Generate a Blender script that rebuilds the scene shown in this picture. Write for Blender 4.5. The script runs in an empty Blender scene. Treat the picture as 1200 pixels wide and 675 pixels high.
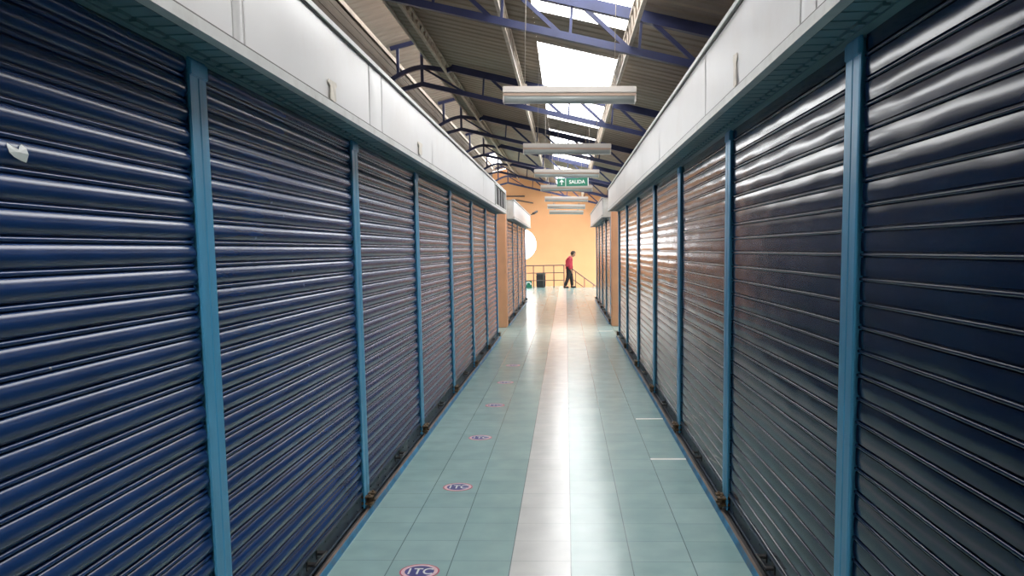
import bpy, bmesh, math, random
from mathutils import Vector, Matrix
random.seed(7)
PI = math.pi
SC = bpy.context.scene
COL = SC.collection

# ------------------------------------------------------------------ materials
def new_mat(name):
    m = bpy.data.materials.new(name); m.use_nodes = True
    nt = m.node_tree
    b = nt.nodes['Principled BSDF']
    return m, nt, b

def N(nt, t, **kw):
    n = nt.nodes.new(t)
    for k, v in kw.items():
        setattr(n, k, v)
    return n

def L(nt, a, b): nt.links.new(a, b)

def paint(name, col, rough=0.5, metal=0.0, var=0.12, scale=6.0, bump=0.0, bscale=20.0, spec=0.5, stretch=None, dirt=None, dirt_amt=0.5, coat=0.0):
    """painted / plain surface with mottled colour variation, optional dents and dirt stains"""
    m, nt, b = new_mat(name)
    tc = N(nt, 'ShaderNodeTexCoord')
    mp = N(nt, 'ShaderNodeMapping')
    L(nt, tc.outputs['Object'], mp.inputs['Vector'])
    if stretch: mp.inputs['Scale'].default_value = stretch
    nz = N(nt, 'ShaderNodeTexNoise'); nz.inputs['Scale'].default_value = scale; nz.inputs['Detail'].default_value = 4
    L(nt, mp.outputs['Vector'], nz.inputs['Vector'])
    cr = N(nt, 'ShaderNodeValToRGB')
    c0 = [c*(1-var) for c in col]; c1 = [min(1, c*(1+var)) for c in col]
    cr.color_ramp.elements[0].position = 0.3; cr.color_ramp.elements[1].position = 0.7
    cr.color_ramp.elements[0].color = (*c0, 1); cr.color_ramp.elements[1].color = (*c1, 1)
    L(nt, nz.outputs['Fac'], cr.inputs['Fac'])
    out = cr.outputs['Color']
    if dirt:
        n2 = N(nt, 'ShaderNodeTexNoise'); n2.inputs['Scale'].default_value = scale*0.6; n2.inputs['Detail'].default_value = 7; n2.inputs['Roughness'].default_value = 0.7
        L(nt, mp.outputs['Vector'], n2.inputs['Vector'])
        r2 = N(nt, 'ShaderNodeValToRGB'); r2.color_ramp.elements[0].position = 0.5; r2.color_ramp.elements[1].position = 0.68
        r2.color_ramp.elements[0].color = (0, 0, 0, 1); r2.color_ramp.elements[1].color = (dirt_amt,)*3 + (1,)
        L(nt, n2.outputs['Fac'], r2.inputs['Fac'])
        mx = N(nt, 'ShaderNodeMixRGB'); L(nt, r2.outputs['Color'], mx.inputs['Fac']); L(nt, out, mx.inputs['Color1'])
        mx.inputs['Color2'].default_value = (*dirt, 1); out = mx.outputs['Color']
    L(nt, out, b.inputs['Base Color'])
    b.inputs['Roughness'].default_value = rough; b.inputs['Metallic'].default_value = metal
    b.inputs['Specular IOR Level'].default_value = spec
    if coat: b.inputs['Coat Weight'].default_value = coat; b.inputs['Coat Roughness'].default_value = 0.12
    if bump:
        n3 = N(nt, 'ShaderNodeTexNoise'); n3.inputs['Scale'].default_value = bscale; n3.inputs['Detail'].default_value = 2
        L(nt, mp.outputs['Vector'], n3.inputs['Vector'])
        bp = N(nt, 'ShaderNodeBump'); bp.inputs['Strength'].default_value = bump; bp.inputs['Distance'].default_value = 0.02
        L(nt, n3.outputs['Fac'], bp.inputs['Height']); L(nt, bp.outputs['Normal'], b.inputs['Normal'])
    return m

def shutter_mat(name, col, rough, bump, bstretch, spec=.4):
    m, nt, b = new_mat(name)
    tc = N(nt, 'ShaderNodeTexCoord'); geo = N(nt, 'ShaderNodeNewGeometry')
    nz = N(nt, 'ShaderNodeTexNoise'); nz.inputs['Scale'].default_value = 3.0; nz.inputs['Detail'].default_value = 5
    L(nt, geo.outputs['Position'], nz.inputs['Vector'])
    cr = N(nt, 'ShaderNodeValToRGB'); cr.color_ramp.elements[0].position = .3; cr.color_ramp.elements[1].position = .72
    cr.color_ramp.elements[0].color = (*[c*.85 for c in col], 1); cr.color_ramp.elements[1].color = (*[c*1.15 for c in col], 1)
    L(nt, nz.outputs['Fac'], cr.inputs['Fac'])
    # chipped paint: sparse pale specks
    vo = N(nt, 'ShaderNodeTexVoronoi'); vo.inputs['Scale'].default_value = 9.0
    L(nt, geo.outputs['Position'], vo.inputs['Vector'])
    lt = N(nt, 'ShaderNodeMath', operation='LESS_THAN'); lt.inputs[1].default_value = 0.05
    L(nt, vo.outputs['Distance'], lt.inputs[0])
    sp = N(nt, 'ShaderNodeSeparateColor'); L(nt, vo.outputs['Color'], sp.inputs['Color'])
    g2 = N(nt, 'ShaderNodeMath', operation='GREATER_THAN'); g2.inputs[1].default_value = 0.93; L(nt, sp.outputs[0], g2.inputs[0])
    mu = N(nt, 'ShaderNodeMath', operation='MULTIPLY'); L(nt, lt.outputs[0], mu.inputs[0]); L(nt, g2.outputs[0], mu.inputs[1])
    m2 = N(nt, 'ShaderNodeMath', operation='MULTIPLY'); L(nt, mu.outputs[0], m2.inputs[0]); m2.inputs[1].default_value = 0.4
    mx = N(nt, 'ShaderNodeMixRGB'); L(nt, m2.outputs[0], mx.inputs['Fac']); L(nt, cr.outputs['Color'], mx.inputs['Color1']); mx.inputs['Color2'].default_value = (.35, .36, .34, 1)
    L(nt, mx.outputs['Color'], b.inputs['Base Color'])
    b.inputs['Roughness'].default_value = rough
    b.inputs['Specular IOR Level'].default_value = spec
    mp = N(nt, 'ShaderNodeMapping'); mp.inputs['Scale'].default_value = bstretch
    L(nt, geo.outputs['Position'], mp.inputs['Vector'])
    n3 = N(nt, 'ShaderNodeTexNoise'); n3.inputs['Scale'].default_value = 4.5; n3.inputs['Detail'].default_value = 2
    L(nt, mp.outputs['Vector'], n3.inputs['Vector'])
    bp = N(nt, 'ShaderNodeBump'); bp.inputs['Strength'].default_value = bump; bp.inputs['Distance'].default_value = 0.02
    L(nt, n3.outputs['Fac'], bp.inputs['Height'])
    if bump: L(nt, bp.outputs['Normal'], b.inputs['Normal'])
    return m

M = {}
M['shutter_left'] = shutter_mat('navy_paint_lit', (0.009, 0.035, 0.122), 0.24, 0, (1, .35, .6), .36)  # same navy as the right row, painted brighter for the light it catches
M['shutter_right'] = shutter_mat('navy_paint_shaded', (0.006, 0.017, 0.050), 0.15, 0, (1, .8, 1.2), .21)  # same navy darkened: the right row's shade is put into the colour
M['bottom_bar'] = paint('dark_slate_paint', (0.035, 0.055, 0.085), 0.45, var=.25, scale=9, dirt=(.10, .10, .10), dirt_amt=.5)
M['post'] = paint('sky_blue_paint', (0.07, 0.31, 0.52), 0.38, var=.12, scale=4, stretch=(4, 4, .6), bump=.04)
M['kerb'] = paint('worn_blue_kerb', (0.045, 0.20, 0.36), 0.5, var=.35, scale=7, dirt=(.16, .17, .17), dirt_amt=.85)
M['kerb_top'] = paint('worn_wood_kerb', (0.17, 0.125, 0.10), 0.6, var=.3, scale=9, stretch=(6, .7, 6))
M['rust'] = paint('rusty_steel', (0.15, 0.10, 0.06), 0.5, metal=.5, var=.4, scale=30, dirt=(.35, .22, .07), dirt_amt=.6)
M['steel_dark'] = paint('dark_steel', (0.05, 0.048, 0.048), 0.4, metal=.5, var=.3, scale=20)
M['fascia'] = paint('white_fascia_sheet', (0.74, 0.725, 0.72), 0.36, var=.025, scale=2.2, bump=.12, bscale=2.2, dirt=(.55, .45, .38), dirt_amt=.16)
M['fascia_trim'] = paint('off_white_trim', (0.60, 0.60, 0.58), 0.4, var=.06, scale=9, dirt=(.3, .26, .22), dirt_amt=.35)
M['seam'] = paint('dark_seam', (0.10, 0.09, 0.085), 0.6)
M['soffit'] = paint('teal_soffit', (0.12, 0.22, 0.25), 0.4, var=.12, scale=5)
M['stall_dark'] = paint('dark_stall_wall', (0.05, 0.05, 0.055), 0.8)
M['orange_col'] = paint('salmon_plaster', (0.62, 0.30, 0.16), 0.55, var=.06, scale=5)
M['orange_wall'] = paint('orange_plaster', (0.72, 0.365, 0.175), 0.7, var=.03, scale=1.6)
M['hall_wall'] = paint('beige_plaster', (0.60, 0.50, 0.40), 0.8, var=.05, scale=1.6)
M['roof'] = paint('brown_roof_sheet', (0.29, 0.235, 0.185), 0.55, var=.14, scale=1.2, stretch=(.4, 3, 1), dirt=(.17, .13, .10), dirt_amt=.5)
M['roof_pale'] = paint('pale_roof_sheet', (0.42, 0.36, 0.31), 0.5, var=.10, scale=1.5, stretch=(.4, 4, 1))
M['truss'] = paint('blue_truss_paint', (0.026, 0.034, 0.10), 0.42, var=.2, scale=5)
M['lattice'] = paint('primer_lattice', (0.50, 0.42, 0.34), 0.5, var=.2, scale=6)
M['brown_board'] = paint('brown_slat_board', (0.085, 0.064, 0.047), 0.7, var=.25, scale=5, stretch=(8, .5, 10))
M['board_edge'] = paint('pale_board_edge', (0.45, 0.38, 0.32), 0.5, var=.2, scale=5)
M['lamp_white'] = paint('lamp_enamel', (0.62, 0.57, 0.53), 0.35, var=.03)
M['lamp_band'] = paint('lamp_tan_band', (0.50, 0.36, 0.28), 0.5, var=.05)  # tan band along the side of the fixture
M['lamp_diffuser'] = paint('lamp_diffuser', (0.36, 0.39, 0.38), 0.3, var=.03)
M['wire'] = paint('hanger_wire', (0.30, 0.26, 0.22), 0.5)
M['green'] = paint('sign_green', (0.02, 0.20, 0.12), 0.35, var=.05)
M['white'] = paint('sign_white', (0.80, 0.82, 0.80), 0.4, var=.02)
M['tape'] = paint('tape_white', (0.80, 0.79, 0.75), 0.5, var=.08, scale=20)
M['tape_old'] = paint('tape_remnant', (0.72, 0.66, 0.58), 0.6, var=.15, scale=30)
M['st_red'] = paint('sticker_red', (0.45, 0.05, 0.10), 0.4, var=.1, scale=30)
M['st_pink'] = paint('sticker_pink_white', (0.78, 0.55, 0.58), 0.4, var=.12, scale=40)
M['st_blue'] = paint('sticker_blue', (0.05, 0.05, 0.22), 0.4, var=.15, scale=40)
M['rail'] = paint('railing_grey', (0.10, 0.085, 0.08), 0.45, var=.1)
M['bin'] = paint('dark_grey_plastic', (0.035, 0.033, 0.035), 0.5, var=.1)
M['bin_lid'] = paint('grey_plastic', (0.09, 0.085, 0.085), 0.5, var=.1)
M['skin'] = paint('skin', (0.36, 0.19, 0.12), 0.55, var=.04)
M['hair'] = paint('dark_brown_hair', (0.035, 0.022, 0.015), 0.6, var=.2, scale=40)
M['shirt'] = paint('red_shirt', (0.42, 0.025, 0.05), 0.8, var=.1, scale=12)
M['trousers'] = paint('black_trousers', (0.014, 0.012, 0.014), 0.8, var=.2, scale=12)
M['shoe'] = paint('black_shoe', (0.012, 0.011, 0.011), 0.4)
M['stair'] = paint('stair_concrete', (0.42, 0.42, 0.40), 0.6, var=.06)

def floor_mat():
    m, nt, b = new_mat('glazed_floor_tiles')
    geo = N(nt, 'ShaderNodeNewGeometry')
    sx = N(nt, 'ShaderNodeSeparateXYZ'); L(nt, geo.outputs['Position'], sx.inputs[0])
    def mth(op, a, bb=None, c=None):
        n = N(nt, 'ShaderNodeMath', operation=op)
        for i, v in enumerate((a, bb, c)):
            if v is None: continue
            if isinstance(v, (int, float)): n.inputs[i].default_value = v
            else: L(nt, v, n.inputs[i])
        return n.outputs[0]
    u = mth('DIVIDE', mth('SUBTRACT', sx.outputs['X'], 0.010), 0.3)
    v = mth('DIVIDE', mth('SUBTRACT', sx.outputs['Y'], 4.170), 0.3)
    def edge(t):   # distance to nearest grid line in tile units
        f = mth('FRACT', t); return mth('MINIMUM', f, mth('SUBTRACT', 1.0, f))
    gu = mth('LESS_THAN', edge(u), 0.0085); gv = mth('LESS_THAN', edge(v), 0.006)
    grout = mth('MAXIMUM', mth('MULTIPLY', gu, 1.0), mth('MULTIPLY', gv, 0.75))
    fu, fv = mth('FLOOR', u), mth('FLOOR', v)
    cx = N(nt, 'ShaderNodeCombineXYZ'); L(nt, fu, cx.inputs[0]); L(nt, fv, cx.inputs[1])
    wn = N(nt, 'ShaderNodeTexWhiteNoise', noise_dimensions='2D'); L(nt, cx.outputs[0], wn.inputs['Vector'])
    cr = N(nt, 'ShaderNodeValToRGB')
    cr.color_ramp.elements[0].color = (0.285, 0.445, 0.435, 1); cr.color_ramp.elements[1].color = (0.325, 0.485, 0.475, 1)
    L(nt, wn.outputs['Value'], cr.inputs['Fac'])
    nz = N(nt, 'ShaderNodeTexNoise'); nz.inputs['Scale'].default_value = 5; nz.inputs['Detail'].default_value = 6
    L(nt, geo.outputs['Position'], nz.inputs['Vector'])
    crn = N(nt, 'ShaderNodeValToRGB'); crn.color_ramp.elements[0].position = .3; crn.color_ramp.elements[1].position = .75
    crn.color_ramp.elements[0].color = (.90, .90, .90, 1); crn.color_ramp.elements[1].color = (1.05, 1.04, 1.03, 1)
    L(nt, nz.outputs['Fac'], crn.inputs['Fac'])
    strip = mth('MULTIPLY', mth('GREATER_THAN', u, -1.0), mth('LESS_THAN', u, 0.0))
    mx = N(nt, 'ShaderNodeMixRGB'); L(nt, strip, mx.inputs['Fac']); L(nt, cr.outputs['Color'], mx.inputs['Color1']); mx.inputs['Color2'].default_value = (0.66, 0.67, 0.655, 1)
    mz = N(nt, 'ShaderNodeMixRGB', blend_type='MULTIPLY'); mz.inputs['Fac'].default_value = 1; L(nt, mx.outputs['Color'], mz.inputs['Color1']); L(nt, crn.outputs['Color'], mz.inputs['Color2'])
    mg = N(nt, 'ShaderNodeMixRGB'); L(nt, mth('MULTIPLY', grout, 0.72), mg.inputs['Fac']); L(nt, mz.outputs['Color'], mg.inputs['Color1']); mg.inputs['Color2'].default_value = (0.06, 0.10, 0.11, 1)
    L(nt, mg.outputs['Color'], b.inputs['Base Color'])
    r = N(nt, 'ShaderNodeMapRange'); r.inputs['To Min'].default_value = 0.14; r.inputs['To Max'].default_value = 0.28
    L(nt, nz.outputs['Fac'], r.inputs['Value']); L(nt, r.outputs[0], b.inputs['Roughness'])
    b.inputs['Specular IOR Level'].default_value = 0.6
    n2 = N(nt, 'ShaderNodeTexNoise'); n2.inputs['Scale'].default_value = 4.5; n2.inputs['Detail'].default_value = 1
    L(nt, geo.outputs['Position'], n2.inputs['Vector'])
    h = mth('SUBTRACT', n2.outputs['Fac'], mth('MULTIPLY', grout, .25))
    # each tile is set at a slightly different tilt
    tilt = mth('MULTIPLY', mth('MULTIPLY', mth('FRACT', v), mth('SUBTRACT', wn.outputs['Value'], .5)), .35)
    h = mth('ADD', h, tilt)
    bp = N(nt, 'ShaderNodeBump'); bp.inputs['Strength'].default_value = 0.10; bp.inputs['Distance'].default_value = 0.012
    L(nt, h, bp.inputs['Height']); L(nt, bp.outputs['Normal'], b.inputs['Normal'])
    return m
M['floor'] = floor_mat()

def skylight_mat():
    m, nt, b = new_mat('translucent_roof_sheet')
    nt.nodes.remove(b)
    out = nt.nodes['Material Output']
    tr = N(nt, 'ShaderNodeBsdfTransparent'); tr.inputs['Color'].default_value = (.93, .96, 1, 1)
    tl = N(nt, 'ShaderNodeBsdfTranslucent'); tl.inputs['Color'].default_value = (.9, .93, .95, 1)
    mx = N(nt, 'ShaderNodeMixShader'); mx.inputs['Fac'].default_value = 0.25
    L(nt, tr.outputs[0], mx.inputs[1]); L(nt, tl.outputs[0], mx.inputs[2]); L(nt, mx.outputs[0], out.inputs['Surface'])
    return m
M['skylight'] = skylight_mat()

# ------------------------------------------------------------------ mesh helpers
def bm_box(bm, x0, x1, y0, y1, z0, z1, bev=0.0, mi=0):
    vs = [bm.verts.new((x, y, z)) for x in (x0, x1) for y in (y0, y1) for z in (z0, z1)]
    F = [(0, 1, 3, 2), (4, 6, 7, 5), (0, 4, 5, 1), (2, 3, 7, 6), (0, 2, 6, 4), (1, 5, 7, 3)]
    fs = [bm.faces.new([vs[i] for i in f]) for f in F]
    for f in fs: f.material_index = mi
    if bev:
        es = list({e for f in fs for e in f.edges})
        r = bmesh.ops.bevel(bm, geom=es, offset=bev, segments=2, affect='EDGES')
        for f in r['faces']: f.material_index = mi

def bm_bar(bm, a, b, w, h=None, up=(0, 0, 1), mi=0):
    """rectangular bar from a to b, w across and h along 'up'"""
    a, b = Vector(a), Vector(b); h = h or w
    d = (b-a).normalized(); u = Vector(up)
    s = d.cross(u)
    if s.length < 1e-4: s = d.cross(Vector((1, 0, 0)))
    s.normalize(); u = s.cross(d).normalized()
    ring = []
    for p in (a, b):
        ring.append([bm.verts.new(p + s*sx*w/2 + u*sz*h/2) for sx, sz in ((-1, -1), (1, -1), (1, 1), (-1, 1))])
    for i in range(4):
        f = bm.faces.new((ring[0][i], ring[0][(i+1) % 4], ring[1][(i+1) % 4], ring[1][i])); f.material_index = mi
    bm.faces.new(ring[0][::-1]).material_index = mi; bm.faces.new(ring[1]).material_index = mi

def bm_tube(bm, pts, r, n=10, caps=True):
    pts = [Vector(p) for p in pts]; rings = []
    for i, p in enumerate(pts):
        d = (pts[min(i+1, len(pts)-1)] - pts[max(i-1, 0)]).normalized()
        u = Vector((0, 0, 1)) if abs(d.z) < .95 else Vector((1, 0, 0))
        s = d.cross(u).normalized(); u = s.cross(d)
        rr = r[i] if isinstance(r, (list, tuple)) else r
        rings.append([bm.verts.new(p + s*math.cos(2*PI*k/n)*rr + u*math.sin(2*PI*k/n)*rr) for k in range(n)])
    for a, b in zip(rings, rings[1:]):
        for k in range(n):
            f = bm.faces.new((a[k], a[(k+1) % n], b[(k+1) % n], b[k])); f.smooth = True
    if caps:
        bm.faces.new(rings[0][::-1]); bm.faces.new(rings[-1])

def bm_extrude_profile(bm, prof, axis, a, b, smooth=True, mi=0, closed=False):
    """prof: list of 2D points; axis 'Y': (x,z) extruded along y; axis 'X': (y,z) along x"""
    def mk(p, t): return (p[0], t, p[1]) if axis == 'Y' else (t, p[0], p[1])
    A = [bm.verts.new(mk(p, a)) for p in prof]; B = [bm.verts.new(mk(p, b)) for p in prof]
    n = len(prof)
    for i in range(n if closed else n-1):
        j = (i+1) % n
        f = bm.faces.new((A[i], A[j], B[j], B[i])); f.smooth = smooth; f.material_index = mi
    if closed:
        bm.faces.new(A[::-1]).material_index = mi; bm.faces.new(B).material_index = mi

def finish(name, bm, mats, parent=None, loc=None, recalc=True):
    if recalc: bmesh.ops.recalc_face_normals(bm, faces=bm.faces[:])
    me = bpy.data.meshes.new(name); bm.to_mesh(me); bm.free()
    if not isinstance(mats, (list, tuple)): mats = [mats]
    for m in mats: me.materials.append(m)
    o = bpy.data.objects.new(name, me); COL.objects.link(o)
    if parent is not None: o.parent = parent
    if loc is not None: o.location = loc
    return o

def thing(name, label, cat, loc=(0, 0, 0), rz=0.0, group=None):
    o = bpy.data.objects.new(name, None); COL.objects.link(o)
    o.empty_display_size = .1
    o.location = loc; o.rotation_euler = (0, 0, rz); o['label'] = label; o['category'] = cat
    if group: o['group'] = group
    return o

def tag(o, label, cat, group=None, kind=None):
    o['label'] = label; o['category'] = cat
    if group: o['group'] = group
    if kind: o['kind'] = kind
    return o

def struct(o, label=None):
    o['kind'] = 'structure'
    if label: o['label'] = label; o['category'] = label.split()[-1]
    return o

def dup(root, loc, rz, label, group=None):
    r = root.copy(); COL.objects.link(r); r.location = loc; r.rotation_euler = (0, 0, rz)
    r['label'] = label
    if group: r['group'] = group
    for ch in list(root.children):
        c = ch.copy(); COL.objects.link(c); c.parent = r
        for g in list(ch.children):
            k = g.copy(); COL.objects.link(k); k.parent = c
    return r

def text_mesh(s, size, extrude=0.001, bold=0.0):
    cu = bpy.data.curves.new('txt', 'FONT'); cu.body = s; cu.size = size; cu.extrude = extrude; cu.align_x = 'CENTER'; cu.align_y = 'CENTER'
    cu.offset = bold
    to = bpy.data.objects.new('txt', cu); COL.objects.link(to)
    bpy.context.view_layer.update()
    me = bpy.data.meshes.new_from_object(to.evaluated_get(bpy.context.evaluated_depsgraph_get()))
    bpy.data.objects.remove(to); bpy.data.curves.remove(cu)
    return me

# ------------------------------------------------------------------ layout numbers (metres)
PITCH = 2.07                        # shutter bay
LY = [.80, 2.87, 5.01, 7.08, 9.17, 11.25, 13.21, 15.22]      # left guide posts, block 1
RY = [.80, 2.87, 4.99, 7.10, 9.11, 11.16, 13.20, 15.14]      # right guide posts, block 1
LY2 = [17.90 + 2.08*k for k in range(5)]
RY2 = [17.95 + 2.08*k for k in range(5)]
XL, XR = -1.215, 0.915              # front faces of the guide posts
HB, HT = 2.20, 2.60                 # header bottom / top
XHL, XHR = -1.055, 0.745            # fascia faces
ROOF = lambda x: 4.40 - .25*x       # main roof sheet
LROOF = lambda x: 5.94 + .235*x     # raised left roof sheet
YEND = 40.0

# ------------------------------------------------------------------ setting
bm = bmesh.new(); bm_box(bm, -9, 9, -7, 35.35, -.15, 0); bm_box(bm, -9, -.12, 35.35, 37.0, -.15, 0)
struct(finish('floor', bm, M['floor']))
bm = bmesh.new(); bm_box(bm, -9, 9, 35.3, YEND, -1.95, -1.8)
struct(finish('floor_lower', bm, M['stair']))
bm = bmesh.new()
for i in range(9):
    bm_box(bm, -.1+.28*i, -.1+.28*(i+1), 35.42, 36.9, -1.8, -.19*(i+.35))
struct(finish('stairs', bm, M['stair']))

# far gable wall with round window opening
CXW, CZW, RW = -2.09, 1.82, 0.75
bm = bmesh.new()
def gable_top(x): return (LROOF(x) if x < -2.35 else ROOF(x)) - .02
n = 48
circ = [(CXW + RW*math.cos(2*PI*k/n), CZW + RW*math.sin(2*PI*k/n)) for k in range(n)]
# square collar x -3..-1.2 , z .9..2.75 meshed around the circle
sq = []
x0, x1, z0, z1 = CXW-1.0, CXW+1.0, CZW-1.0, CZW+1.0
for k in range(n):
    a = 2*PI*k/n; c, s = math.cos(a), math.sin(a); t = 1/max(abs(c), abs(s)); sq.append((CXW+c*t, CZW+s*t))
for yy in (YEND, YEND+.25):
    A = [bm.verts.new((x, yy, z)) for x, z in circ]; B = [bm.verts.new((x, yy, z)) for x, z in sq]
    for k in range(n):
        j = (k+1) % n; bm.faces.new((A[k], A[j], B[j], B[k]))
A = [bm.verts.new((x, YEND, z)) for x, z in circ]; B = [bm.verts.new((x, YEND+.25, z)) for x, z in circ]
for k in range(n):
    j = (k+1) % n; bm.faces.new((A[k], A[j], B[j], B[k]))
def wall_poly(pts):
    for yy in (YEND, YEND+.25):
        bm.faces.new([bm.verts.new((x, yy, z)) for x, z in pts])
zb = -1.9
wall_poly([(-9, zb), (x0, zb), (x0, gable_top(x0)), (-9, gable_top(-9))])
wall_poly([(x0, zb), (x1, zb), (x1, z0), (x0, z0)])
wall_poly([(x0, z1), (x1, z1), (x1, gable_top(x1)), (-2.34, gable_top(-2.34)), (-2.36, gable_top(-2.36)), (x0, gable_top(x0))])
wall_poly([(x1, zb), (9, zb), (9, gable_top(9)), (x1, gable_top(x1))])
struct(finish('wall_far', bm, M['orange_wall']))
# round window: frame + pane
bm = bmesh.new()
pts = [(CXW+(RW-.015)*math.cos(2*PI*k/48), YEND+.1, CZW+(RW-.015)*math.sin(2*PI*k/48)) for k in range(49)]
bm_tube(bm, pts, .022, 8, caps=False)
wf = struct(finish('window_1', bm, M['white']))
bm = bmesh.new(); bm.faces.new([bm.verts.new((x, YEND+.1, z)) for x, z in circ])
finish('pane', bm, M['skylight'], wf)

bm = bmesh.new(); bm_box(bm, -9.2, -9, -7, YEND, -1.9, 4.2); struct(finish('wall_outer_left', bm, M['hall_wall']))
bm = bmesh.new(); bm_box(bm, 9, 9.2, -7, YEND, -1.9, 2.6); struct(finish('wall_outer_right', bm, M['hall_wall']))
bm = bmesh.new(); bm_box(bm, -9, 9, -7.2, -7, 0, 6.0); struct(finish('wall_behind', bm, M['hall_wall']))

# ---- roof: main slope falls to the right, with a row of skylight sheets; raised slope on the left
SKY_Y = [(-5.0, 2.1), (3.8, 10.95), (12.6, 19.6), (21.45, 28.9), (30.6, 39.2)]
SX0, SX1 = -.38, .84
ADDED_SIDE_Y = [(13, 19), (22, 28.5), (30.5, 39.2)]                       # unseen skylight row added on the right slope for more light
def corr(bm, xa, xb, ya, yb, zf, mi=0, pitch=.25, amp=.016):
    """trapezoid-ribbed sheet: ribs run down the slope"""
    prof = []; y = ya
    while y < yb-1e-6:
        for dy, h in ((0, 0), (.10, 0), (.13, amp), (.22, amp)):
            if y+dy < yb: prof.append((y+dy, h))
        y += pitch
    prof.append((yb, 0))
    A = [bm.verts.new((xa, yy, zf(xa)+h)) for yy, h in prof]; B = [bm.verts.new((xb, yy, zf(xb)+h)) for yy, h in prof]
    for i in range(len(prof)-1):
        bm.faces.new((A[i], A[i+1], B[i+1], B[i])).material_index = mi
def gaps(ys, a, b):
    out = []; c = a
    for s, e in ys:
        if s > c: out.append((c, s))
        c = max(c, e)
    if c < b: out.append((c, b))
    return out
bm = bmesh.new()
YA = -7
corr(bm, -2.45, SX0, YA, YEND, ROOF); corr(bm, SX1, 3.0, YA, YEND, ROOF); corr(bm, 7.5, 9.2, YA, YEND, ROOF)
for a, b in gaps(SKY_Y, YA, YEND): corr(bm, SX0, SX1, a, b, ROOF)
for a, b in gaps(ADDED_SIDE_Y, YA, YEND): corr(bm, 3.0, 7.5, a, b, ROOF)
struct(finish('ceiling', bm, M['roof'], recalc=False))
bm = bmesh.new()
LSKY = (-3.1, -2.35, 33.7, 37.8)
ADDED_LEFT_Y = [(2, 10), (13, 20), (22, 29), (31, 38.5)]  # unseen skylights added in the raised roof to brighten the hall
corr(bm, -2.35, -2.15, YA, YEND, LROOF)
corr(bm, -3.1, -2.35, YA, 33.7, LROOF); corr(bm, -3.1, -2.35, 37.8, YEND, LROOF)
corr(bm, -4.6, -3.1, YA, YEND, LROOF); corr(bm, -9.2, -6.4, YA, YEND, LROOF)
for a, b in gaps(ADDED_LEFT_Y, YA, YEND): corr(bm, -6.4, -4.6, a, b, LROOF)
struct(finish('ceiling_raised', bm, M['roof_pale'], recalc=False))

def portal(xa, xb, ya, yb, zf, tag_):
    ld = bpy.data.lights.new(tag_, 'AREA'); ld.shape = 'RECTANGLE'
    z = [zf(xa)+.06, zf(xb)+.06]
    w = math.hypot(xb-xa, z[1]-z[0]); ld.size = w; ld.size_y = yb-ya
    ld.cycles.is_portal = True
    o = bpy.data.objects.new(tag_, ld); COL.objects.link(o)
    o.location = ((xa+xb)/2, (ya+yb)/2, sum(z)/2)
    o.rotation_euler = (0, -math.atan2(z[1]-z[0], xb-xa), 0)
    return o

wn = 2
def skylight(xa, xb, ya, yb, zf):
    global wn
    bm = bmesh.new(); corr(bm, xa, xb, ya, yb, zf)
    struct(finish('window_%d' % wn, bm, M['skylight'], recalc=False)); wn += 1
    portal(xa, xb, ya, yb, zf, 'skylight_portal')
for a, b in SKY_Y:
    skylight(SX0, SX1, a, b, ROOF)
for a, b in ADDED_SIDE_Y: skylight(3.0, 7.5, a, b, ROOF)
skylight(LSKY[0], LSKY[1], LSKY[2], LSKY[3], LROOF)
for a, b in ADDED_LEFT_Y: skylight(-6.4, -4.6, a, b, LROOF)

# brown slatted board under the raised roof, pale upper edge
bm = bmesh.new()
XB = -3.12
for i in range(9):
    z = 4.40 + .072*i
    bm_box(bm, XB-.02, XB + (.006 if i % 2 else 0), YA, 37.5, z, z+.069)
o = struct(finish('wall_clerestory', bm, M['brown_board']))
bm = bmesh.new(); bm_box(bm, XB-.03, XB+.04, YA, 37.5, 5.05, 5.085); bm_box(bm, XB+.022, XB+.04, YA, 37.5, 5.01, 5.05)
struct(finish('trim_1', bm, M['board_edge']))
bm = bmesh.new(); bm_box(bm, -2.48, -2.44, YA, YEND, ROOF(-2.45)-.03, ROOF(-2.45)+.05)  # pale colour stands for light catching the main roof's upper edge
struct(finish('trim_2', bm, M['board_edge']))

# stall blocks behind the shutters
def block(name, x0, x1, y0, y1):
    bm = bmesh.new(); bm_box(bm, x0, x1, y0, y1, 0, 2.5)
    return struct(finish(name, bm, M['stall_dark']))
block('wall_left', -4.2, -1.302, -4, 15.29); block('wall_right', 1.002, 4.2, -4, 15.21)
block('wall_left_far', -4.2, -1.302, 17.83, 26.28); block('wall_right_far', 1.002, 4.2, 17.88, 26.33)
# salmon columns in the cross aisle
for nm, xa, xb in (('column', -1.75, -1.205), ('column', .915, 1.45)):
    bm = bmesh.new()
    bm_box(bm, xa, xb, 17.32, 17.78, .44, 2.42, bev=.012)
    bm_box(bm, xa-.0, xb+.0, 17.31, 17.79, 0, .435, bev=.012)
    bm_box(bm, xa+.01, xb-.01, 17.33, 17.77, .43, .45)
    struct(finish(nm, bm, M['orange_col']))

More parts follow.
